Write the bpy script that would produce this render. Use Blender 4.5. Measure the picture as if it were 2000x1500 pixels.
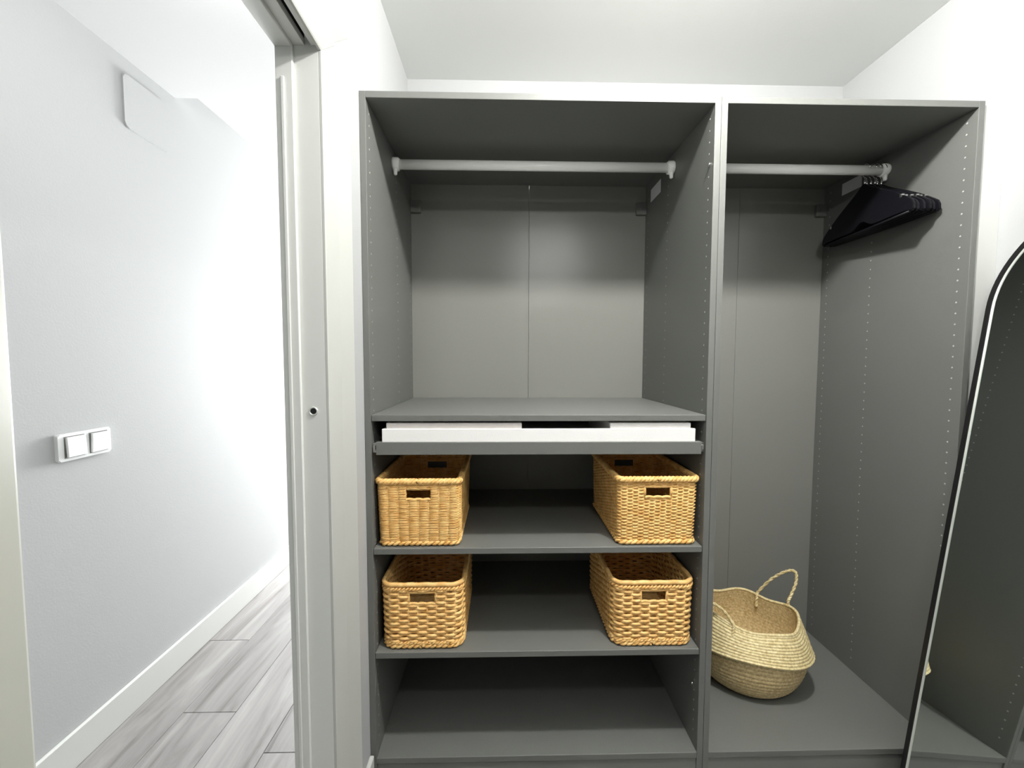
import bpy, bmesh, math, random
from mathutils import Vector, Matrix
random.seed(7)
PI = math.pi
scene = bpy.context.scene
for o in list(bpy.data.objects):
    bpy.data.objects.remove(o, do_unlink=True)
COL = scene.collection

# ------------------------------------------------------------ camera
cd = bpy.data.cameras.new('camera')
cam = bpy.data.objects.new('camera', cd)
COL.objects.link(cam)
cd.sensor_fit = 'HORIZONTAL'
cd.sensor_width = 36.0
cd.lens = 810.8 / 2000 * 36
cd.clip_start = 0.02
r_ = Vector((0.99975452, -0.0220414, 0.00225307))
u_ = Vector((-0.00100397, 0.05651834, 0.99840106))
f_ = Vector((0.02213349, 0.99815823, -0.05648234))
mw = Matrix.Identity(4)
for i in range(3):
    mw[i][0] = r_[i]; mw[i][1] = u_[i]; mw[i][2] = -f_[i]
mw.translation = Vector((0.39292, -1.18035, 1.27782))
cam.matrix_world = mw
scene.camera = cam

# ------------------------------------------------------------ light, world, exposure
scene.view_settings.view_transform = 'Standard'
scene.view_settings.look = 'None'
scene.view_settings.gamma = 1
scene.view_settings.use_curve_mapping = False
scene.view_settings.exposure = 0.0
w = bpy.data.worlds.new('daylight'); scene.world = w
w.use_nodes = True
w.node_tree.nodes['Background'].inputs[0].default_value = (0.86, 0.93, 1.0, 1)
w.node_tree.nodes['Background'].inputs[1].default_value = 1.5

def area(name, loc, rot, sx, sy, power, color, shape='RECTANGLE', spread=180.0):
    l = bpy.data.lights.new(name, 'AREA')
    l.shape = shape; l.size = sx
    if shape in ('RECTANGLE', 'ELLIPSE'): l.size_y = sy
    l.energy = power; l.color = color
    l.spread = math.radians(spread)
    o = bpy.data.objects.new(name, l); COL.objects.link(o)
    o.location = loc; o.rotation_euler = rot
    return o
CEIL = 2.43
LAMP_NEAR = (0.90, -0.51); LAMP_FAR = (0.78, -1.42)
def bulb(name, loc, power, color, rad=.055):
    l = bpy.data.lights.new(name, 'POINT'); l.energy = power; l.color = color; l.shadow_soft_size = rad
    o = bpy.data.objects.new(name, l); COL.objects.link(o); o.location = loc
    return o
bulb('near_ceiling_lamp_light', (LAMP_NEAR[0], LAMP_NEAR[1], CEIL - .058), 97, (1, .99, .97), .04)
bulb('far_ceiling_lamp_light', (LAMP_FAR[0], LAMP_FAR[1], 2.15), 19, (1, .99, .97), .04)
area('hall_window_daylight', (-0.52, 3.22, 1.30), (math.radians(-90), 0, 0), 0.72, 1.10, 250, (.98, .99, 1.0))
bulb('added_hall_fill_light', (-.24, -.19, 2.22), 10, (1, .99, .98), .04)  # added fill out of view, brightens the hall wall

# ------------------------------------------------------------ materials
def mat(name, color, rough=0.5, metal=0.0, bump=0.0, bscale=200.0, var=0.0, vscale=8.0, spec=0.5, coat=0.0, emis=None, estr=0, coords='Object', stretch=(1, 1, 1)):
    m = bpy.data.materials.new(name); m.use_nodes = True
    nt = m.node_tree; N = nt.nodes; L = nt.links
    b = N['Principled BSDF']
    b.inputs['Base Color'].default_value = (*color, 1)
    b.inputs['Roughness'].default_value = rough
    b.inputs['Metallic'].default_value = metal
    b.inputs['Specular IOR Level'].default_value = spec
    b.inputs['Coat Weight'].default_value = coat
    if emis:
        b.inputs['Emission Color'].default_value = (*emis, 1)
        b.inputs['Emission Strength'].default_value = estr
    tc = N.new('ShaderNodeTexCoord'); mp = N.new('ShaderNodeMapping')
    mp.inputs['Scale'].default_value = stretch
    L.new(tc.outputs[coords], mp.inputs['Vector'])
    if bump:
        n = N.new('ShaderNodeTexNoise'); n.inputs['Scale'].default_value = bscale; n.inputs['Detail'].default_value = 4
        bp = N.new('ShaderNodeBump'); bp.inputs['Strength'].default_value = bump; bp.inputs['Distance'].default_value = 0.002
        L.new(mp.outputs[0], n.inputs['Vector']); L.new(n.outputs[0], bp.inputs['Height']); L.new(bp.outputs[0], b.inputs['Normal'])
    if var:
        n = N.new('ShaderNodeTexNoise'); n.inputs['Scale'].default_value = vscale; n.inputs['Detail'].default_value = 5
        r = N.new('ShaderNodeValToRGB')
        r.color_ramp.elements[0].position = 0.3; r.color_ramp.elements[1].position = 0.7
        r.color_ramp.elements[0].color = (*[c * (1 - var) for c in color], 1)
        r.color_ramp.elements[1].color = (*[min(1, c * (1 + var)) for c in color], 1)
        L.new(mp.outputs[0], n.inputs['Vector']); L.new(n.outputs[0], r.inputs[0]); L.new(r.outputs[0], b.inputs['Base Color'])
    return m

M = {}
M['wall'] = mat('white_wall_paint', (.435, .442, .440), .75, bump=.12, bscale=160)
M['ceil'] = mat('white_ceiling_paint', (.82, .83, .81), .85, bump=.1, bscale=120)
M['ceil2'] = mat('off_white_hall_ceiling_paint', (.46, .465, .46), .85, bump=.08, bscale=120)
M['trim'] = mat('white_lacquered_trim', (.62, .63, .60), .35, bump=.03, bscale=60)
M['grey'] = mat('dark_grey_foil', (.143, .1465, .135), .42, bump=.25, bscale=900, var=.05, vscale=500)
M['back'] = mat('dark_grey_backboard', (.225, .226, .206), .22, bump=.12, bscale=700, var=.05, vscale=500)
M['edge'] = mat('grey_edge_band', (.168,.172,.158), .38)
M['hole'] = mat('pale_chipboard_hole', (.42, .43, .40), .7)
M['dark'] = mat('black_void', (.01, .01, .01), .9)
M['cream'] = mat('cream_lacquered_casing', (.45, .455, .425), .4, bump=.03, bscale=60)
M['greige'] = mat('shade_toned_casing', (.33, .34, .30), .4, bump=.03, bscale=60)  # nearer casing only: its dimness is put into the colour as shade
M['rail'] = mat('white_rail_metal', (.95, .95, .92), .3)
M['plastic'] = mat('white_plastic', (.84, .85, .84), .35)
M['blackp'] = mat('black_hanger_plastic', (.004, .004, .006), .5, spec=.2)
M['chrome'] = mat('chrome_wire', (.85, .85, .83), .18, metal=1)
M['steel'] = mat('brushed_slide_steel', (.5, .5, .48), .35, metal=1)
M['mirror'] = mat('mirror_glass', (.86, .90, .88), .015, metal=1)
M['bframe'] = mat('black_mirror_frame', (.008, .008, .008), .35)
M['lip'] = mat('polished_mirror_bevel', (.75, .78, .72), .3, metal=.7)
M['sticker'] = mat('white_paper_sticker', (.75, .75, .76), .6)
M['felt'] = mat('off_white_felt', (.84, .83, .81), .9, bump=.3, bscale=600)
M['felt2'] = mat('beige_felt', (.74, .70, .67), .9, bump=.3, bscale=600)
M['lens'] = mat('lit_downlight_lens', (.9, .9, .9), .5, emis=(1, .98, .95), estr=6)

def wicker(name, c1, c2, scale=60, bump=.5):
    m = bpy.data.materials.new(name); m.use_nodes = True
    nt = m.node_tree; N = nt.nodes; L = nt.links; b = N['Principled BSDF']
    b.inputs['Roughness'].default_value = .5
    tc = N.new('ShaderNodeTexCoord')
    n = N.new('ShaderNodeTexNoise'); n.inputs['Scale'].default_value = scale; n.inputs['Detail'].default_value = 6
    r = N.new('ShaderNodeValToRGB')
    r.color_ramp.elements[0].position = .32; r.color_ramp.elements[1].position = .68
    r.color_ramp.elements[0].color = (*c1, 1); r.color_ramp.elements[1].color = (*c2, 1)
    n2 = N.new('ShaderNodeTexNoise'); n2.inputs['Scale'].default_value = 700; n2.inputs['Detail'].default_value = 3
    bp = N.new('ShaderNodeBump'); bp.inputs['Strength'].default_value = bump; bp.inputs['Distance'].default_value = .001
    L.new(tc.outputs['Object'], n.inputs['Vector']); L.new(tc.outputs['Object'], n2.inputs['Vector'])
    L.new(n.outputs[0], r.inputs[0]); L.new(r.outputs[0], b.inputs['Base Color'])
    L.new(n2.outputs[0], bp.inputs['Height']); L.new(bp.outputs[0], b.inputs['Normal'])
    return m
M['rattan'] = wicker('golden_rattan', (.74, .40, .11), (.96, .64, .25), 45)
M['rattan_b'] = wicker('honey_rattan', (.75, .41, .12), (.97, .65, .26), 45)
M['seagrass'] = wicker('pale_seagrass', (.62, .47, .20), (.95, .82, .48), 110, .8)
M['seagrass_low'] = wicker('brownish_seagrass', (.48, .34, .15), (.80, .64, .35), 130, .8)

def plank_mat():
    m = bpy.data.materials.new('grey_oak_laminate'); m.use_nodes = True
    nt = m.node_tree; N = nt.nodes; L = nt.links; b = N['Principled BSDF']
    b.inputs['Roughness'].default_value = .42
    tc = N.new('ShaderNodeTexCoord'); oi = N.new('ShaderNodeObjectInfo')
    add = N.new('ShaderNodeVectorMath'); add.operation = 'ADD'
    cmb = N.new('ShaderNodeCombineXYZ'); mul = N.new('ShaderNodeMath'); mul.operation = 'MULTIPLY'; mul.inputs[1].default_value = 37.0
    L.new(oi.outputs['Random'], mul.inputs[0])
    for i in range(3): L.new(mul.outputs[0], cmb.inputs[i])
    L.new(tc.outputs['Object'], add.inputs[0]); L.new(cmb.outputs[0], add.inputs[1])
    mp = N.new('ShaderNodeMapping'); mp.inputs['Scale'].default_value = (9, .9, 9)
    L.new(add.outputs[0], mp.inputs[0])
    n = N.new('ShaderNodeTexNoise'); n.inputs['Scale'].default_value = 1.6; n.inputs['Detail'].default_value = 8; n.inputs['Roughness'].default_value = .62
    n.inputs['Distortion'].default_value = .9
    L.new(mp.outputs[0], n.inputs['Vector'])
    r = N.new('ShaderNodeValToRGB'); cr = r.color_ramp
    cr.elements[0].position = .28; cr.elements[0].color = (.29, .265, .25, 1)
    cr.elements[1].position = .66; cr.elements[1].color = (.70, .68, .66, 1)
    e = cr.elements.new(.42); e.color = (.47, .445, .43, 1)
    L.new(n.outputs[0], r.inputs[0])
    mr = N.new('ShaderNodeMapRange'); mr.inputs[3].default_value = .40; mr.inputs[4].default_value = .50
    L.new(oi.outputs['Random'], mr.inputs[0])
    mx = N.new('ShaderNodeVectorMath'); mx.operation = 'SCALE'
    L.new(r.outputs[0], mx.inputs[0]); L.new(mr.outputs[0], mx.inputs['Scale'])
    L.new(mx.outputs[0], b.inputs['Base Color'])
    bp = N.new('ShaderNodeBump'); bp.inputs['Strength'].default_value = .12; bp.inputs['Distance'].default_value = .001
    L.new(n.outputs[0], bp.inputs['Height']); L.new(bp.outputs[0], b.inputs['Normal'])
    return m
M['plank'] = plank_mat()

# ------------------------------------------------------------ helpers
def link(name, me, m, parent=None, loc=(0, 0, 0), rot=(0, 0, 0)):
    o = bpy.data.objects.new(name, me); COL.objects.link(o)
    if m is not None and not me.materials: me.materials.append(m)
    o.location = loc; o.rotation_euler = rot
    if parent is not None: o.parent = parent
    return o
def finish(bm, name, smooth=False):
    bmesh.ops.recalc_face_normals(bm, faces=bm.faces)
    if smooth:
        for f in bm.faces: f.smooth = True
    me = bpy.data.meshes.new(name); bm.to_mesh(me); bm.free()
    return me
def add_box(bm, x0, x1, y0, y1, z0, z1, bev=0.0, seg=2):
    b2 = bmesh.new()
    bmesh.ops.create_cube(b2, size=1)
    for v in b2.verts:
        v.co = Vector(((x0 + x1) / 2 + v.co.x * (x1 - x0), (y0 + y1) / 2 + v.co.y * (y1 - y0), (z0 + z1) / 2 + v.co.z * (z1 - z0)))
    if bev: bmesh.ops.bevel(b2, geom=list(b2.edges), offset=bev, segments=seg, affect='EDGES', profile=.5)
    merge(bm, b2)
def merge(bm, b2):
    vm = {}
    for v in b2.verts: vm[v] = bm.verts.new(v.co)
    for f in b2.faces:
        nf = bm.faces.new([vm[v] for v in f.verts]); nf.smooth = f.smooth
    b2.free()
def box(name, x0, x1, y0, y1, z0, z1, m, parent=None, bev=0.0, seg=2):
    bm = bmesh.new(); add_box(bm, x0, x1, y0, y1, z0, z1, bev, seg)
    return link(name, finish(bm, name), m, parent)
def boxes(name, lst, m, parent=None, bev=0.0):
    bm = bmesh.new()
    for b in lst: add_box(bm, *b, bev)
    return link(name, finish(bm, name), m, parent)
def add_tube(bm, pts, rad, n=8, closed=False, cap=True):
    pts = [Vector(p) for p in pts]; K = len(pts); rings = []
    rads = rad if isinstance(rad, (list, tuple)) else [rad] * K
    up = None
    for i, p in enumerate(pts):
        if closed: t = pts[(i + 1) % K] - pts[i - 1]
        else: t = pts[min(i + 1, K - 1)] - pts[max(i - 1, 0)]
        t.normalize()
        if up is None:
            up = Vector((0, 0, 1)) if abs(t.z) < .9 else Vector((1, 0, 0))
        a = up - t * up.dot(t)
        if a.length < 1e-5: a = t.orthogonal()
        a.normalize(); up = a; b = t.cross(a)
        rings.append([bm.verts.new(p + (a * math.cos(2 * PI * k / n) + b * math.sin(2 * PI * k / n)) * rads[i]) for k in range(n)])
    for i in range(K if closed else K - 1):
        A = rings[i]; B = rings[(i + 1) % K]
        for k in range(n):
            f = bm.faces.new((A[k], A[(k + 1) % n], B[(k + 1) % n], B[k])); f.smooth = True
    if not closed and cap:
        bm.faces.new(rings[0]); bm.faces.new(rings[-1])
def add_cyl(bm, p, q, r, n=16, bev=0):
    add_tube(bm, [p, q], r, n)
def prism(bm, outline, t0, t1, axis):
    """outline: list of 2D points; extruded along axis 0/1/2 between t0 and t1"""
    def P(a, b, t):
        return {0: (t, a, b), 1: (a, t, b), 2: (a, b, t)}[axis]
    A = [bm.verts.new(P(a, b, t0)) for a, b in outline]; B = [bm.verts.new(P(a, b, t1)) for a, b in outline]
    bm.faces.new(A); bm.faces.new(list(reversed(B)))
    n = len(A)
    for i in range(n): bm.faces.new((A[i], A[(i + 1) % n], B[(i + 1) % n], B[i]))
def empty(name, loc=(0, 0, 0), rz=0.0):
    o = bpy.data.objects.new(name, None); COL.objects.link(o); o.location = loc; o.rotation_euler = (0, 0, rz)
    o.empty_display_size = .05
    return o
def tag(o, label, cat, group=None):
    o['label'] = label; o['category'] = cat
    if group: o['group'] = group
    return o
def struct(o):
    o['kind'] = 'structure'; return o

# ------------------------------------------------------------ room shell
XR = 1.822; YB = 0.60; XH = -0.955; TW = 0.088; YREAR = -6.0; YEND = 3.3; HC = 2.352
OY0, OY1, OZ = -0.845, -0.25, 1.945      # door opening
struct(box('floor', XH - .1, XR + .1, YREAR - .1, YEND + .1, -.10, -.012, M['dark']))
floor = bpy.data.objects['floor']
# laminate planks, each a piece of the floor
PW, PL = 0.190, 1.285
bm = bmesh.new(); add_box(bm, 0, PW - .0012, 0, PL - .0012, -.012, 0, .0011, 1)
plank_mesh = finish(bm, 'plank'); plank_mesh.materials.append(M['plank'])
cache = {}
cols = int(math.ceil((XR + .0 - XH) / PW))
offs = {0: 0.675, 1: 0.282, 2: 0.93, 3: .12, 4: .61}
for c in range(cols):
    x = XH + c * PW
    xmax = min(x + PW, XR)
    off = offs.get(c, (c * 0.47) % PL)
    y = off - PL * math.ceil((off - YREAR) / PL)
    while y < YEND:
        y0 = max(y, YREAR); y1 = min(y + PL, YEND)
        if c * PW + XH > 0.0: y1 = min(y1, YB)
        if y1 - y0 > .02:
            if abs(y1 - y0 - PL) < 1e-4 and abs(xmax - x - PW) < 1e-4:
                o = link('plank', plank_mesh, None, floor, (x, y0, 0))
            else:
                bm = bmesh.new(); add_box(bm, 0, xmax - x - .0012, 0, y1 - y0 - .0012, -.012, 0, .0011, 1)
                link('plank', finish(bm, 'plank'), M['plank'], floor, (x, y0, 0))
        y += PL
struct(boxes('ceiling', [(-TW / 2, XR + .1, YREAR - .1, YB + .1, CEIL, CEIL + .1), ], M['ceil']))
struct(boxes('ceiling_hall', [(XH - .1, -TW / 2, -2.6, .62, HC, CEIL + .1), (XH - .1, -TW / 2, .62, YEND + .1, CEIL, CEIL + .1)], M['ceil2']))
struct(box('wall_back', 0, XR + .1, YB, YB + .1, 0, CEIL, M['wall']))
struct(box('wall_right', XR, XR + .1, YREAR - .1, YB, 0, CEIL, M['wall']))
struct(boxes('wall_front', [(-TW, XR, YREAR - .1, YREAR, 0, CEIL)], M['wall']))
# wall between dressing room and hall, with the sliding door opening
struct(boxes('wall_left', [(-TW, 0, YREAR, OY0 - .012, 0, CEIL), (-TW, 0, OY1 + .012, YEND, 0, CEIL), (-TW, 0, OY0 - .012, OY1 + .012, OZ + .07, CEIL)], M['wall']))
struct(box('wall_hall_side', XH - .1, XH, -2.6, YEND + .1, 0, CEIL, M['wall']))
struct(box('wall_hall_near', XH, -TW, -2.7, -2.6, 0, HC, M['wall']))
# hall end wall with a window letting the daylight in
WX0, WX1, WZ0, WZ1 = -.90, -.14, .72, 1.90
struct(boxes('wall_hall_end', [(XH, -TW, YEND, YEND + .1, 0, WZ0), (XH, -TW, YEND, YEND + .1, WZ1, CEIL), (XH, WX0, YEND, YEND + .1, WZ0, WZ1), (WX1, -TW, YEND, YEND + .1, WZ0, WZ1)], M['wall']))
win = struct(boxes('window_1', [(WX0, WX1, YEND + .03, YEND + .07, WZ0, WZ0 + .05), (WX0, WX1, YEND + .03, YEND + .07, WZ1 - .05, WZ1), (WX0, WX0 + .05, YEND + .03, YEND + .07, WZ0 + .05, WZ1 - .05), (WX1 - .05, WX1, YEND + .03, YEND + .07, WZ0 + .05, WZ1 - .05)], M['trim'], bev=.003))
gl = bpy.data.materials.new('window_glass'); gl.use_nodes = True
gb = gl.node_tree.nodes['Principled BSDF']; gb.inputs['Transmission Weight'].default_value = 1; gb.inputs['Roughness'].default_value = 0; gb.inputs['IOR'].default_value = 1.45
box('pane', WX0 + .05, WX1 - .05, YEND + .047, YEND + .053, WZ0 + .05, WZ1 - .05, gl, win)

struct(box('trim_1', 1.7512, XR, .010, .028, .109, 2.008, M['trim'], bev=.001))
# baseboards
def baseboard(name, x0, x1, y0, y1, h, m=None):
    bm = bmesh.new(); add_box(bm, x0, x1, y0, y1, 0, h, .003, 2)
    return struct(link(name, finish(bm, name), m or M['trim']))
baseboard('baseboard_hall', XH, XH + .013, -2.6, YEND, .115)
baseboard('baseboard_left', 0.0, .013, -.139, -.004, .108)
baseboard('baseboard_near', 0.0, .013, YREAR, OY0 - .11, .108)
baseboard('baseboard_right', XR - .013, XR, YREAR, YB, .108)
baseboard('baseboard_back', 1.765, XR - .014, YB - .013, YB, .108)

# access panel high on the hall wall (rounded corners)
def rounded(y0, y1, z0, z1, r, n=6):
    P = []
    for cy, cz, a0 in ((y1 - r, z1 - r, 0), (y0 + r, z1 - r, 90), (y0 + r, z0 + r, 180), (y1 - r, z0 + r, 270)):
        for k in range(n + 1):
            a = math.radians(a0 + 90 * k / n); P.append((cy + r * math.cos(a), cz + r * math.sin(a)))
    return P
t = empty('access_panel', (XH, .475, 2.20))
bm = bmesh.new(); prism(bm, rounded(-.102, .102, -.094, .094, .018), 0, .007, 0)
bmesh.ops.bevel(bm, geom=[e for e in bm.edges if all(abs(v.co.x - .007) < 1e-5 for v in e.verts)], offset=.002, segments=2, affect='EDGES')
link('cover', finish(bm, 'cover'), M['wall'], t)
tag(t, 'white access panel with rounded corners high on the hallway wall', 'panel')

# double light switch
t = empty('light_switch', (XH, .163, 1.008))
bm = bmesh.new(); prism(bm, rounded(-.078, .090, -.042, .042, .006), 0, .011, 0)
bmesh.ops.bevel(bm, geom=[e for e in bm.edges if all(abs(v.co.x - .011) < 1e-5 for v in e.verts)], offset=.0022, segments=2, affect='EDGES')
link('switch_frame', finish(bm, 'switch_frame'), M['plastic'], t)
for k, yc in enumerate((-.030, .047)):
    bm = bmesh.new(); add_box(bm, .0108, .0118, yc - .031, yc + .031, -.0335, .0335)
    link('switch_gap', finish(bm, 'switch_gap'), M['edge'], t)
    bm = bmesh.new(); add_box(bm, 0, .007, -.0285, .0285, -.031, .031, .0012)
    link('rocker', finish(bm, 'rocker'), M['plastic'], t, (.0125, yc + .001, 0), (0, math.radians(3 if k else -3), 0))
tag(t, 'white double rocker light switch on the hallway wall', 'light switch')

# sliding door frame: casing, jambs, head with the track slot
door = struct(boxes('door_1', [(-TW, -.0005, OY1, OY1 + .012, 0, OZ + .014)], M['trim'], bev=.0008))
boxes('near_jamb', [(-TW, -.0005, OY0 - .012, OY0, 0, OZ + .014)], M['trim'], door, bev=.0008)
boxes('stop_strip', [(-TW, -.052, OY1 - .009, OY1, 0, OZ)], M['trim'], door, bev=.0015)
boxes('stop_strip', [(-TW, -.052, OY0, OY0 + .009, 0, OZ)], M['trim'], door, bev=.0015)
boxes('stop_bead', [(-TW + .012, -.068, OY1 - .013, OY1 - .009, 0, OZ - .07)], M['trim'], door, bev=.0018)
boxes('head_lining', [(-TW, -.0285, OY0, OY1, OZ, OZ + .014)], M['trim'], door, bev=.0008)
boxes('head_lining', [(-.0150, -.0005, OY0, OY1, OZ, OZ + .014)], M['trim'], door, bev=.0008)
boxes('head_stop', [(-TW, -.052, OY0 + .009, OY1 - .009, OZ - .009, OZ)], M['trim'], door, bev=.0015)
bm = bmesh.new()
prism(bm, [(-.0300, OZ + .014), (-.0300, OZ + .052), (-.0135, OZ + .052), (-.0135, OZ + .014), (-.0145, OZ + .014), (-.0145, OZ + .040), (-.0290, OZ + .040), (-.0290, OZ + .014)], OY0, OY1, 1)
link('door_track', finish(bm, 'door_track'), M['dark'], door)
CWD = .100
def casing_prof(d):   # distance from the inner edge -> thickness profile
    return d
prof = [(0, 0), (0, .005), (.003, .007), (.036, .021), (.040, .0195), (.055, .011), (.058, .012), (.094, .031), (.097, .030), (CWD, .026), (CWD, 0)]
def casing(name, legs, m=None):
    """mitred architrave swept along a polyline on plane X=0; legs in (y,z)"""
    bm = bmesh.new()
    rings = []
    n = len(legs)
    for i, (p, outward) in enumerate(legs):
        rings.append([bm.verts.new((x, p[0] + outward[0] * d, p[1] + outward[1] * d)) for d, x in prof])
    for i in range(n - 1):
        A, B = rings[i], rings[i + 1]
        for k in range(len(prof) - 1): bm.faces.new((A[k], A[k + 1], B[k + 1], B[k]))
        bm.faces.new((A[-1], A[0], B[0], B[-1]))
    bm.faces.new(rings[0]); bm.faces.new(rings[-1])
    return link(name, finish(bm, name), m or M['cream'], door)
g = .0006
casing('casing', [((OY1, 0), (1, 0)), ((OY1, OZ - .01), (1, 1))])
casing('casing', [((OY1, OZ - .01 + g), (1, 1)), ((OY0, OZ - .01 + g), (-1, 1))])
casing('casing', [((OY0, 0), (-1, 0)), ((OY0, OZ - .01), (-1, 1))], M['greige'])['label'] = 'door casing with shade in its greige colour, nearer side'
bm = bmesh.new()
add_tube(bm, [(-.029 + .0085 * math.cos(a), OY1 - .0006, 1.164 + .0085 * math.sin(a)) for a in [2 * PI * k / 24 for k in range(24)]], .0018, 8, True)
link('strike_ring', finish(bm, 'strike_ring'), M['lip'], door)
bm = bmesh.new(); add_cyl(bm, (-.029, OY1 - .0008, 1.164), (-.029, OY1 + .001, 1.164), .0065, 20)
link('strike_hole', finish(bm, 'strike_hole'), M['dark'], door)

# ceiling lamps (above the frame): bare round bulbs on small white bases; the hall one is added as fill
def ceiling_lamp(x, y, z, label):
    t = empty('ceiling_lamp', (x, y, z))
    bm = bmesh.new(); add_tube(bm, [(0, 0, 0), (0, 0, -.006), (0, 0, -.009), (0, 0, -.012)], [.060, .060, .052, .022], 32)
    link('lamp_base', finish(bm, 'lamp_base'), M['plastic'], t)
    bm = bmesh.new(); add_tube(bm, [(0, 0, -.012), (0, 0, -.0155)], .015, 20)
    link('bulb_neck', finish(bm, 'bulb_neck'), M['plastic'], t)
    tag(t, label, 'ceiling lamp', 'ceiling lamps')
ceiling_lamp(*LAMP_NEAR, CEIL, 'small round white ceiling lamp nearest the wardrobe')
ceiling_lamp(*LAMP_FAR, CEIL, 'white pendant lamp holder on a thin cord behind the camera')
pend = bpy.data.objects['ceiling_lamp.001']
bm = bmesh.new(); add_tube(bm, [(0, 0, -.012), (0, 0, -.185)], .003, 8); link('cord', finish(bm, 'cord'), M['plastic'], pend)
bm = bmesh.new(); add_tube(bm, [(0, 0, -.185), (0, 0, -.19), (0, 0, -.225)], [.008, .016, .018], 20); link('lamp_socket', finish(bm, 'lamp_socket'), M['plastic'], pend)
ceiling_lamp(-.24, -.19, HC, 'added small round white fill lamp in the hallway')

# ------------------------------------------------------------ wardrobe units
D = .56; T = .018; H = 2.01
Z0, Z3, Z2, Z1 = .093, .418, .732, 1.122
HOLE_ROWS = (.029, .325, .528)
def peg_holes(parent, x, sgn, zmin=.14, zmax=1.97):
    bm = bmesh.new(); z = zmin
    while z < zmax:
        for y in HOLE_ROWS:
            K = 8; vs = [bm.verts.new((x, y + .0026 * math.cos(2 * PI * k / K), z + .0026 * math.sin(2 * PI * k / K))) for k in range(K)]
            vt = [bm.verts.new((x + sgn * .0004, y + .0021 * math.cos(2 * PI * k / K), z + .0021 * math.sin(2 * PI * k / K))) for k in range(K)]
            for k in range(K): bm.faces.new((vs[k], vs[(k + 1) % K], vt[(k + 1) % K], vt[k]))
            bm.faces.new(vt)
        z += .032
    o = link('peg_holes', finish(bm, 'peg_holes'), M['hole'], parent); o['kind'] = 'stuff'
    return o
def frame_unit(x0, wid, label):
    t = empty('wardrobe_frame', (x0, 0, 0))
    box('side_panel', 0.0004, T, 0, D, 0, H, M['grey'], t, .0012)
    box('side_panel', wid - T, wid - .0004, 0, D, 0, H, M['grey'], t, .0012)
    box('top_panel', T, wid - T, 0, D, H - T, H, M['grey'], t, .0012)
    box('bottom_panel', T, wid - T, 0, D, Z0 - T, Z0, M['grey'], t, .0012)
    box('plinth', T, wid - T, .004, .020, 0.002, Z0 - T - .001, M['edge'], t, .001)
    c = wid / 2
    box('back_panel', T * .5, c - .0006, D, D + .006, Z0 - T, H - .002, M['back'], t)
    o = box('back_panel', c + .0006, wid - T * .5, D, D + .006, Z0 - T, H - .002, M['back'], t)
    for x, s in ((T, 1), (wid - T, -1)): peg_holes(t, x, s)
    # wall fixing brackets in the rear top corners
    for s, x in ((1, T), (-1, wid - T)):
        bm = bmesh.new(); add_box(bm, min(x, x + s * .042), max(x, x + s * .042), D - .016, D - .0005, 1.876, 1.926, .003)
        add_cyl(bm, (x + s * .021, D - .019, 1.90), (x + s * .021, D - .015, 1.90), .007, 12)
        link('fixing_bracket', finish(bm, 'fixing_bracket'), M['edge'], t)
    # hanging rail across the unit
    zr, yr = 1.943, .28
    bm = bmesh.new()
    pr = []
    for k in range(20):
        a = 2 * PI * k / 20; pr.append((yr + .0125 * math.cos(a), zr + .0165 * math.sin(a)))
    prism(bm, pr, T + .004, wid - T - .004, 0)
    for f in bm.faces: f.smooth = len(f.verts) == 4
    rail = link('clothes_rail', finish(bm, 'clothes_rail'), M['rail'], t)
    for x, s in ((T, 1), (wid - T, -1)):
        bm = bmesh.new()
        add_tube(bm, [(x + s * .0005, yr, zr), (x + s * .006, yr, zr), (x + s * .020, yr, zr + .0005), (x + s * .0235, yr, zr)], [.021, .0225, .0215, .017], 24)
        add_tube(bm, [(x + s * .010, yr - .004, zr - .012), (x + s * .010, yr - .006, zr - .030), (x + s * .010, yr - .006, zr - .036), (x + s * .010, yr - .006, zr - .0385)], [.0085, .0065, .006, .003], 14)
        link('rail_bracket', finish(bm, 'rail_bracket'), M['rail'], rail)
    tag(t, label, 'wardrobe', 'open wardrobe frames')
    return t
wl = frame_unit(0.0, 1.0, 'wider dark grey open wardrobe unit with shelves and a tray, beside the doorway')
wr = frame_unit(1.0, .75, 'narrower dark grey open wardrobe unit with hangers and a round basket')
for z in (Z1, Z2, Z3):
    sh = box('shelf', T + .001, 1 - T - .001, .002, D - .003, z - T, z, M['grey'], wl, .0015, 3)
# tiny shelf pins showing on the right side
for (x, y, z) in ((.982, .013, 1.836), (.982, .03, .283)):
    bm = bmesh.new()
    add_tube(bm, [(x + .001, y + .008, z), (x - .004, y + .008, z), (x - .0055, y + .008, z)], [.0035, .0035, .002], 12)
    link('shelf_pin', finish(bm, 'shelf_pin', True), M['chrome'], wl)
# stickers
bm = bmesh.new(); add_box(bm, .9812, .9818, .395, .50, 1.908, 1.956); link('paper_label', finish(bm, 'paper_label'), M['sticker'], wl)
bm = bmesh.new(); add_box(bm, .7312, .7318, .380, .47, 1.93, 1.975); link('paper_label', finish(bm, 'paper_label'), M['sticker'], wr)
# pull-out tray
tray = boxes('pull_out_tray', [(.032, .968, -.004, .012, 1.008, 1.045)], M['grey'], wl, bev=.0015)
boxes('tray_floor', [(.034, .966, .012, .52, 1.030, 1.040)], M['grey'], tray)
for q in ((.034, .046), (.954, .966)): boxes('tray_side', [(*q, .012, .52, 1.012, 1.0295)], M['grey'], tray)
for x0, x1 in ((.0186, .0315), (.9685, .9814)):
    b = bmesh.new(); add_box(b, x0, x1, .010, .46, 1.012, 1.040, .001)
    add_box(b, x0 + .003, x1 - .003, .003, .012, 1.020, 1.034, .001)
    link('slide_rail', finish(b, 'slide_rail'), M['steel'], tray)
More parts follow.
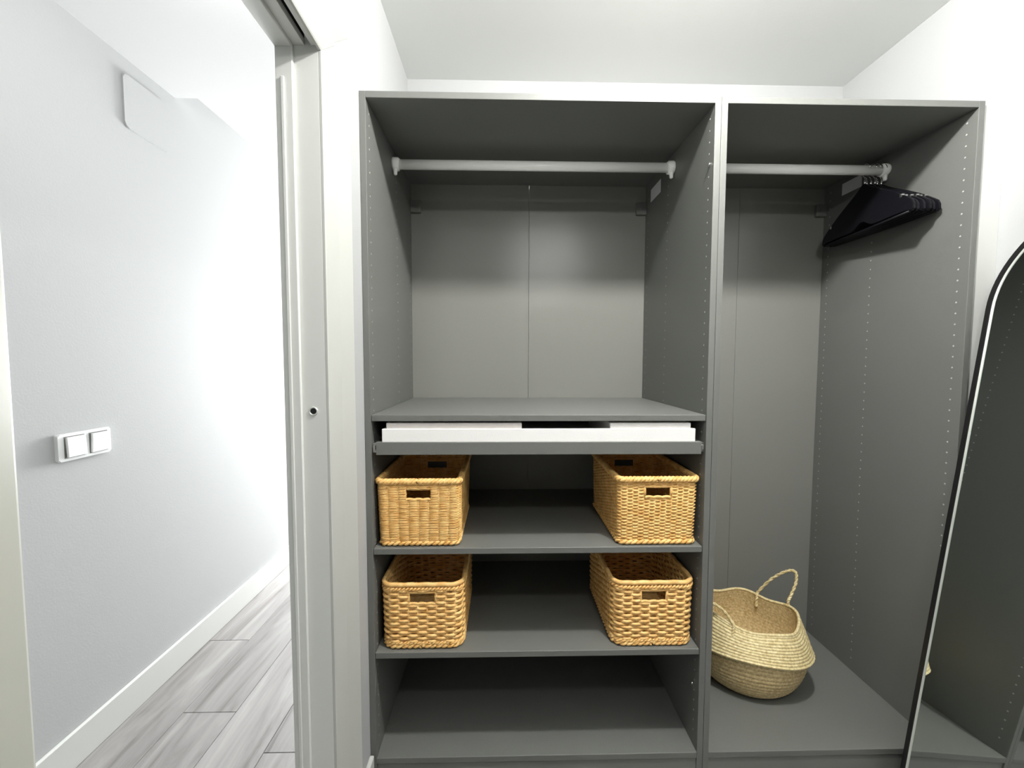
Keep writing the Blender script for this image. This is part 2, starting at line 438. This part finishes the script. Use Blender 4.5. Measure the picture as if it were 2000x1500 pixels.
# insert resting in the tray
ti = empty('tray_insert', (.5, .014, 1.0405))
IW = .452
box('front_wall', -IW, IW, -.012, -.004, .0, .0415, M['felt'], ti, .0015)
box('floor_pad', -IW, IW, -.0035, .48, .0, .004, M['felt'], ti)
box('side_wall', -IW, -IW + .008, -.0035, .48, .0045, .040, M['felt'], ti, .001)
box('side_wall', IW - .008, IW, -.0035, .48, .0045, .040, M['felt'], ti, .001)
box('rear_wall', -IW + .009, IW - .009, .472, .48, .0045, .040, M['felt'], ti, .001)
box('left_compartment', -IW + .010, -.052, -.003, .30, .0045, .0575, M['felt2'], ti, .002)
box('right_compartment', .205, IW - .010, -.003, .30, .0045, .0575, M['felt'], ti, .002)
tag(ti, 'shallow off-white organiser insert in the pull-out tray under the top shelf', 'organiser')

# ------------------------------------------------------------ hangers
def hanger_outline():
    top = []
    N = 14
    for i in range(N + 1):
        s = i / N                        # 0 neck .. 1 shoulder tip
        y = .010 + s * .188
        z = -.014 - .024 * (1 - math.exp(-6 * s)) - .098 * s ** 1.5
        top.append((y, z))
    return top
def make_hanger():
    t = empty('clothes_hanger', (1.6, .282, 1.905))
    top = hanger_outline()
    bm = bmesh.new()
    zb = top[-1][1] - .032
    low = [(y, min(z - .034, max(zb + .007, z - .125))) for i, (y, z) in enumerate(top)]
    tip = [(top[-1][0] + .006, top[-1][1] - .012), (top[-1][0] + .007, top[-1][1] - .028)]
    right = top + tip + list(reversed(low))
    left = [(-y, z) for y, z in right]
    outline = right + [(0, low[0][1] - .002)] + list(reversed(left)) + [(0, -.008)]
    prism(bm, outline, -.0042, .0042, 0)
    bmesh.ops.bevel(bm, geom=[e for e in bm.edges if abs(e.verts[0].co.x - e.verts[1].co.x) < 1e-6], offset=.0014, segments=2, affect='EDGES')
    link('hanger_body', finish(bm, 'hanger_body'), M['blackp'], t)
    bm = bmesh.new()
    zb = top[-1][1] - .032
    add_tube(bm, [(0, -.190, zb), (0, 0, zb - .002), (0, .190, zb)], .0038, 10)
    link('trouser_bar', finish(bm, 'trouser_bar'), M['blackp'], t)
    for s in (-1, 1):
        bm = bmesh.new()
        i = 11; y, z = top[i]
        add_box(bm, -.0046, .0046, s * y - .004, s * y + .004, z - .009, z + .0012, .0008)
        link('strap_notch', finish(bm, 'strap_notch'), M['steel'], t)
    bm = bmesh.new()
    zc = .0380; R = .0205
    pts = [(0, 0, -.020), (0, 0, .002), (0, .001, .010)]
    for k in range(15):
        a = math.radians(-70 + 17.5 * k); pts.append((0, R * math.cos(a), zc + R * math.sin(a)))
    add_tube(bm, pts, .0016, 8)
    link('hook', finish(bm, 'hook', True), M['chrome'], t)
    bm = bmesh.new(); add_tube(bm, [(0, 0, -.012), (0, 0, .002)], .0038, 12)
    link('ferrule', finish(bm, 'ferrule'), M['chrome'], t)
    return t
def copy_thing(root):
    r = root.copy(); COL.objects.link(r)
    for ch in list(root.children):
        c = ch.copy(); COL.objects.link(c); c.parent = r
    return r
h0 = make_hanger()
hx = [1.652, 1.664, 1.676, 1.688, 1.701, 1.713]
yaws = [5.5, 4, 2.8, 1.8, .6, -.2]
ORD = ['leftmost', 'second from the left', 'third from the left', 'third from the right', 'second from the right', 'rightmost']
for i, (x, a) in enumerate(zip(hx, yaws)):
    h = h0 if i == 0 else copy_thing(h0)
    h.location = (x, .278 + .003 * ((i * 5) % 3 - 1), 1.9035); h.rotation_euler = (0, 0, math.radians(-a))
    tag(h, 'black hanger with chrome hook, %s of the six on the rail' % ORD[i], 'hanger', 'black hangers on the right rail')

# ------------------------------------------------------------ rectangular rattan baskets
def rrect(hx, hy, r, step):
    """closed loop of (x,y,nx,ny,s) evenly spaced around a rounded rectangle, starting mid front"""
    segs = []
    L1, L2, A = 2 * (hx - r), 2 * (hy - r), PI * r / 2
    P = 2 * L1 + 2 * L2 + 4 * A
    def at(s):
        s = s % P
        if s < L1 / 2: return (s, -hy, 0, -1)
        s -= L1 / 2
        corners = [((hx - r, -hy + r), -90), ((hx - r, hy - r), 0), ((-hx + r, hy - r), 90), ((-hx + r, -hy + r), 180)]
        sides = [L2, L1, L2, L1 / 2]
        for (c, a0), ln in zip(corners, sides):
            if s < A:
                a = math.radians(a0 + 90 * s / A); return (c[0] + r * math.cos(a), c[1] + r * math.sin(a), math.cos(a), math.sin(a))
            s -= A
            if s < ln + 1e-9:
                a = math.radians(a0 + 90); nx, ny = math.cos(a), math.sin(a)
                px, py = c[0] + r * nx, c[1] + r * ny
                return (px - ny * s, py + nx * s, nx, ny)
            s -= ln
        return (0, -hy, 0, -1)
    return P, at
def make_basket(wd, dp, ht, r, stake, row, rad, alt, m, taper=.03, hole=(.072, .031), braid=.0062, amp=.0028, seed=1, rim2=False):
    rnd = random.Random(seed)
    t = empty('wicker_basket', (0, 0, 0))
    hx, hy = wd / 2 - .006, dp / 2 - .006
    P, at = rrect(hx, hy, r, .01)
    ns = int(round(P / stake));
    if ns % 2: ns += 1
    st = P / ns
    z0, z1 = .014, ht - (.024 if rim2 else .018)
    nrow = int((z1 - z0) / row)
    hz1 = ht - (.032 if not rim2 else .031); hz0 = hz1 - hole[1]
    hw = hole[0] / 2
    def scale(z): return 1 - taper * (1 - z / ht)
    def inhole(x, y, z): return hz0 < z < hz1 and abs(x) < hw and abs(y) > hy * .9
    bm = bmesh.new(); q = 6 if row > .006 else 5
    for k in range(nrow + 1):
        z = z0 + k * row
        n = ns * q
        runs = []; cur = []
        ph = PI * k if alt else PI * (k // 2 if False else 0)
        a_ = amp * rnd.uniform(.8, 1.15); dz = rnd.uniform(-.0004, .0004)
        j0 = 0
        pts = []
        for i in range(n):
            s = i / n * P
            x, y, nx, ny = at(s); sc = scale(z)
            if not alt:   # columns: wide outside, quick dip behind each stake
                c = math.cos(2 * PI * s / st); off = a_ * (1 - 1.2 * max(0, c) ** 2) * .8
            else:
                off = a_ * math.cos(PI * s / st + ph)
            zz = z + dz + .0005 * math.sin(s * 90 + k * 2.1)
            pts.append(((x * sc + nx * off), (y * sc + ny * off), zz, inhole(x, y, z)))
        if any(p[3] for p in pts):
            # rotate so that the list starts inside a hole
            i0 = next(i for i in range(n) if pts[i][3] and not pts[(i + 1) % n][3])
            seq = [pts[(i0 + 1 + i) % n] for i in range(n)]
            cur = []
            for p in seq:
                if p[3]:
                    if len(cur) > 2: add_tube(bm, [c[:3] for c in cur], rad, 5)
                    cur = []
                else: cur.append(p)
            if len(cur) > 2: add_tube(bm, [c[:3] for c in cur], rad, 5)
        else:
            add_tube(bm, [c[:3] for c in pts], rad, 5, True)
    # upright stakes
    for i in range(ns):
        x, y, nx, ny = at((i + .5) * st if alt else i * st)
        if abs(x) < hw and abs(y) > hy * .9:
            segs = [(z0 - .008, hz0), (hz1, z1)]
        else: segs = [(z0 - .008, z1 + .004)]
        for a, b in segs:
            add_tube(bm, [(x * scale(z) , y * scale(z), z) for z in (a, (a + b) / 2, b)], rad * .9, 5)
    body = link('woven_body', finish(bm, 'woven_body'), m, t)
    # wrapped edges around the hand holes
    for sy in (-1, 1):
        bm = bmesh.new()
        y = sy * hy * scale(hz0)
        for zz in (hz0 - .001, hz1 + .001):
            pts = []
            for k in range(25):
                x = -hw - .003 + (2 * hw + .006) * k / 24
                pts.append((x, y + sy * .001, zz + (.0022 * abs(math.sin(PI * k / 8)) if zz < hz1 else -.0006 * math.sin(PI * k / 24))))
            add_tube(bm, pts, .0042, 7)
        for sx in (-1, 1):
            add_tube(bm, [(sx * (hw + .003), y, hz0), (sx * (hw + .003), y + sy * .001, (hz0 + hz1) / 2), (sx * (hw + .003), y, hz1)], .0042, 7)
        link('hand_hole_edge', finish(bm, 'hand_hole_edge', True), m, t)
    # braided rims
    def braid_loop(z, sc, amp_, rr, turns, nst, off0=0):
        for b in range(nst):
            n = turns * 10; pts = []
            for i in range(n):
                s = i / n * P; x, y, nx, ny = at(s); a = 2 * PI * turns * i / n + 2 * PI * b / nst
                o = off0 + amp_ * math.cos(a)
                pts.append((x * sc + nx * o, y * sc + ny * o, z + amp_ * math.sin(a)))
            add_tube(bm, pts, rr, 6, True)
    turns = int(P / .034)
    bm = bmesh.new()
    if rim2:
        n = 160
        add_tube(bm, [(lambda q: (q[0] + q[2] * .0005, q[1] + q[3] * .0005, ht - .0065 + .0006 * math.sin(i * .9)))(at(i / n * P)) for i in range(n)], .0068, 8, True)
        braid_loop(ht - .019, 1, .0034, .0036, int(P / .022), 2, .0015)
    else:
        braid_loop(ht - .0095, 1, .0046, .0056, turns, 3, .0005)
    link('braided_rim', finish(bm, 'braided_rim', True), m, t)
    bm = bmesh.new()
    braid_loop(.0088, 1 - taper, .0036, .0046, turns, 2, .001)
    if rim2: braid_loop(.0185, 1 - taper, .003, .0036, int(P / .022), 2, .002)
    link('base_braid', finish(bm, 'base_braid', True), m, t)
    bm = bmesh.new()
    b = (1 - taper)
    y = -hy * b + .004; k = 0
    while y < hy * b - .002:
        n = 24
        lim = hx * b - (r - math.sqrt(max(0, r * r - max(0, abs(y) - (hy * b - r)) ** 2)))
        add_tube(bm, [(-lim + 2 * lim * i / n, y, .0065 + .0015 * math.cos(PI * i / 2 + PI * k)) for i in range(n + 1)], .0036, 5)
        y += .0072; k += 1
    link('woven_base', finish(bm, 'woven_base'), m, t)
    return t
def put(t, x, y, z, rz, label):
    t.location = (x, y, z); t.rotation_euler = (0, 0, math.radians(rz)); tag(t, label, 'basket', 'rectangular wicker baskets on the shelves')
BD = .36
b = make_basket(.250, BD, .204, .018, .030, .0052, .0030, False, M['rattan'], taper=.05, amp=.0036, seed=3)
put(b, .148, BD / 2 + .006, Z2, 0, 'fine-woven honey wicker basket at the left of the upper basket shelf')
b = make_basket(.246, BD, .208, .016, .0170, .0050, .0029, True, M['rattan'], taper=.04, amp=.0017, seed=5)
put(b, .850, BD / 2 + .006, Z2, 0, 'fine-woven honey wicker basket at the right of the upper basket shelf')
b = make_basket(.250, BD, .205, .034, .0275, .0092, .0050, True, M['rattan_b'], taper=.03, rim2=True, amp=.0034, hole=(.074, .034), seed=8)
put(b, .155, BD / 2 + .010, Z3, 0, 'coarse-woven golden wicker basket at the left of the lower basket shelf')
b = make_basket(.254, BD, .205, .034, .0275, .0092, .0050, True, M['rattan_b'], taper=.03, rim2=True, amp=.0034, hole=(.074, .034), seed=9)
put(b, .846, BD / 2 + .010, Z3, 0, 'coarse-woven golden wicker basket at the right of the lower basket shelf')

# ------------------------------------------------------------ round seagrass belly basket
sb = empty('belly_basket', (1.312, .318, Z0))
NB = 144; RIDGE = .0125
def lathe_fn(fn, us, name, m, parent):
    bm = bmesh.new(); rings = []
    for u in us:
        rings.append([bm.verts.new(fn(u, 2 * PI * k / NB)) for k in range(NB)])
    for i in range(len(rings) - 1):
        for k in range(NB):
            f = bm.faces.new((rings[i][k], rings[i][(k + 1) % NB], rings[i + 1][(k + 1) % NB], rings[i + 1][k])); f.smooth = True
    return link(name, finish(bm, name, True), m, parent)
def wob(a): return .006 * math.cos(2 * a + .6) + .004 * math.cos(3 * a + 1.9)
def fold_z(a): return .142 - .020 * math.sin(a) - .010 * math.cos(a) + .004 * math.cos(3 * a)
def rim_z(a): return .252 + .010 * math.cos(2 * a) - .010 * math.cos(a) - .004 * math.sin(a) + .007 * math.cos(5 * a + .8)
def rim_r(a): return .162 + .005 * math.cos(5 * a + .4) + wob(a)
def lower(u, a):      # u 0..1 from base edge to the fold
    zt = fold_z(a) + .006
    R0, R1 = .112, .190
    ang = u * PI / 2
    rr = R0 + (R1 - R0) * math.sin(ang) ** .85
    z = .004 + (zt - .004) * (1 - math.cos(ang)) ** .95
    ln = u * .19
    rid = .0016 * abs(math.sin(PI * ln / RIDGE + .15 * math.sin(a)))
    br = .0009 * math.sin(a * 70 + (int(ln / RIDGE) % 2) * PI)
    rr += rid + br + wob(a) * u
    return (rr * math.cos(a), rr * math.sin(a), z)
US = [i / 90 for i in range(91)]
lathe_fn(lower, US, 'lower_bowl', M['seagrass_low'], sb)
def upper(u, a):      # u 0 fold underside .. 1 rim
    zf, zr = fold_z(a), rim_z(a)
    if u < .12:
        q = u / .12; ang = PI * (1 - q) ; 
        rr = .196 + .010 * math.cos(PI * (1 - q) - 0) * 1 + .006
        rr = .197 + .008 * math.sin(PI * q * .5); z = zf - .006 + .010 * q
    else:
        q = (u - .12) / .88
        rr0 = .205; rr = rr0 + (rim_r(a) - wob(a) - rr0) * (q ** .85) + .004 * math.sin(PI * q)
        z = zf + .004 + (zr - zf - .004) * q
    ln = u * .15
    rr += .0022 * abs(math.sin(PI * ln / RIDGE + .15 * math.sin(a))) + .0010 * math.sin(a * 80 + (int(ln / RIDGE) % 2) * PI) + wob(a)
    return (rr * math.cos(a), rr * math.sin(a), z)
lathe_fn(upper, US, 'folded_upper_wall', M['seagrass'], sb)
def inner(u, a):
    zr = rim_z(a)
    rr = (rim_r(a) - .006) + .012 * math.sin(PI * u * .5) - .075 * u ** 3
    z = zr + (.012 - zr) * u
    rr += .0012 * abs(math.sin(PI * u * .26 / RIDGE))
    return (rr * math.cos(a), rr * math.sin(a), z)
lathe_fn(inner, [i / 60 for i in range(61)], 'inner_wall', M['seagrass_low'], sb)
bm = bmesh.new()
add_tube(bm, [((rim_r(a) - .002) * math.cos(a), (rim_r(a) - .002) * math.sin(a), rim_z(a)) for a in [2 * PI * k / 120 for k in range(120)]], .0052, 8, True)
link('rim', finish(bm, 'rim', True), M['seagrass'], sb)
bm = bmesh.new()
cv = [bm.verts.new((.116 * math.cos(2 * PI * k / 48), .116 * math.sin(2 * PI * k / 48), .006)) for k in range(48)]; bm.faces.new(cv)
cv = [bm.verts.new((.108 * math.cos(2 * PI * k / 48), .108 * math.sin(2 * PI * k / 48), .0015)) for k in range(48)]; bm.faces.new(cv)
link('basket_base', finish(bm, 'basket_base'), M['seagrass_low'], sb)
def catmull(P, n=10):
    P = [Vector(p) for p in P]; out = []
    Q = [P[0] * 2 - P[1]] + P + [P[-1] * 2 - P[-2]]
    for i in range(1, len(Q) - 2):
        for k in range(n):
            t = k / n; a, b_, c, d = Q[i - 1], Q[i], Q[i + 1], Q[i + 2]
            out.append(.5 * ((2 * b_) + (c - a) * t + (2 * a - 5 * b_ + 4 * c - d) * t * t + (3 * b_ - a - 3 * c + d) * t ** 3))
    out.append(P[-1]); return out
def rope(ctrl):
    path = catmull(ctrl, 12); bm = bmesh.new()
    for s in range(2):
        pts = []
        for i, p in enumerate(path):
            a = i * .75 + PI * s
            t = (path[min(i + 1, len(path) - 1)] - path[max(i - 1, 0)]).normalized()
            u = t.orthogonal().normalized(); v = t.cross(u)
            pts.append(p + (u * math.cos(a) + v * math.sin(a)) * .0022)
        add_tube(bm, pts, .0036, 7)
    link('handle', finish(bm, 'handle', True), M['seagrass'], sb)
def RP(deg, dz=0, dr=0):
    a = math.radians(deg); r = rim_r(a) + dr
    return Vector((r * math.cos(a), r * math.sin(a), rim_z(a) + dz))
rope([RP(44, -.045, -.012), RP(44, -.004, -.008), RP(43, .014, 0), Vector((.150, .078, .325)), Vector((.186, .045, .372)), Vector((.205, .028, .376)), Vector((.203, .020, .340)), Vector((.182, .016, .290)), RP(4, .012, .002), RP(4, -.03, .012)])
rope([RP(226, -.03, .012), RP(226, .0, .004), RP(224, .012, .001), Vector((-.145, -.095, .310)), Vector((-.190, -.075, .330)), Vector((-.205, -.050, .312)), Vector((-.185, -.02, .285)), RP(182, .010, .002), RP(182, -.03, .010)])
tag(sb, 'round pale seagrass belly basket with a folded waist and rope handles', 'basket')

# ------------------------------------------------------------ leaning arched mirror
lean = math.atan(.142); MYAW = 5.9
mir = empty('arched_mirror', (1.5605 + .305 * math.sin(math.radians(MYAW)), -.345, .003))
def arch(w2, h, inset):
    r = w2 - inset; zc = h - w2
    P = [(r, inset)]
    for k in range(49): 
        a = PI * k / 48; P.append((r * math.cos(a), zc + r * math.sin(a)))
    P.append((-r, inset)); return P
HW, HM = .305, 1.725
HM = HM / math.cos(lean)
bm = bmesh.new()
O = arch(HW, HM, 0); I = arch(HW, HM, .013); n = len(O)
loops = []
for pts, x in ((O, .024), (O, .002), ([(a * .995, b * 1) for a, b in O], 0.0), ([(a * 1.005, b) for a, b in I], 0.0), (I, .002), (I, .024)):
    loops.append([bm.verts.new((x, a, b)) for a, b in pts])
for i in range(len(loops)):
    A, B = loops[i], loops[(i + 1) % len(loops)]
    for k in range(n): bm.faces.new((A[k], A[(k + 1) % n], B[(k + 1) % n], B[k]))
link('mirror_frame', finish(bm, 'mirror_frame'), M['bframe'], mir)
bm = bmesh.new()
I1 = arch(HW, HM, .0132); I2 = arch(HW, HM, .0165)
loops = []
for pts, x in ((I1, .0015), (I2, .0035), (I2, .009), (I1, .009)): loops.append([bm.verts.new((x, a, b)) for a, b in pts])
for i in range(4):
    A, B = loops[i], loops[(i + 1) % 4]
    for k in range(n): bm.faces.new((A[k], A[(k + 1) % n], B[(k + 1) % n], B[k]))
link('inner_trim', finish(bm, 'inner_trim'), M['lip'], mir)
bm = bmesh.new()
for x, fl in ((.005, 0), (.010, 1)):
    vs = [bm.verts.new((x, a, b)) for a, b in I2]
    bm.faces.new(vs)
    if fl == 0: va = vs
    else:
        for k in range(n): bm.faces.new((va[k], va[(k + 1) % n], vs[(k + 1) % n], vs[k]))
link('mirror_glass', finish(bm, 'mirror_glass'), M['mirror'], mir)
bm = bmesh.new(); vs = [[bm.verts.new((x, a, b)) for a, b in I2] for x in (.0105, .020)]
bm.faces.new(vs[0]); bm.faces.new(vs[1])
for k in range(n): bm.faces.new((vs[0][k], vs[0][(k + 1) % n], vs[1][(k + 1) % n], vs[1][k]))
link('back_board', finish(bm, 'back_board'), M['bframe'], mir)
mir.rotation_euler = (Matrix.Rotation(math.radians(MYAW), 3, 'Z') @ Matrix.Rotation(lean, 3, 'Y')).to_euler()
tag(mir, 'tall arched floor mirror in a thin black frame leaning on the right wall', 'mirror')
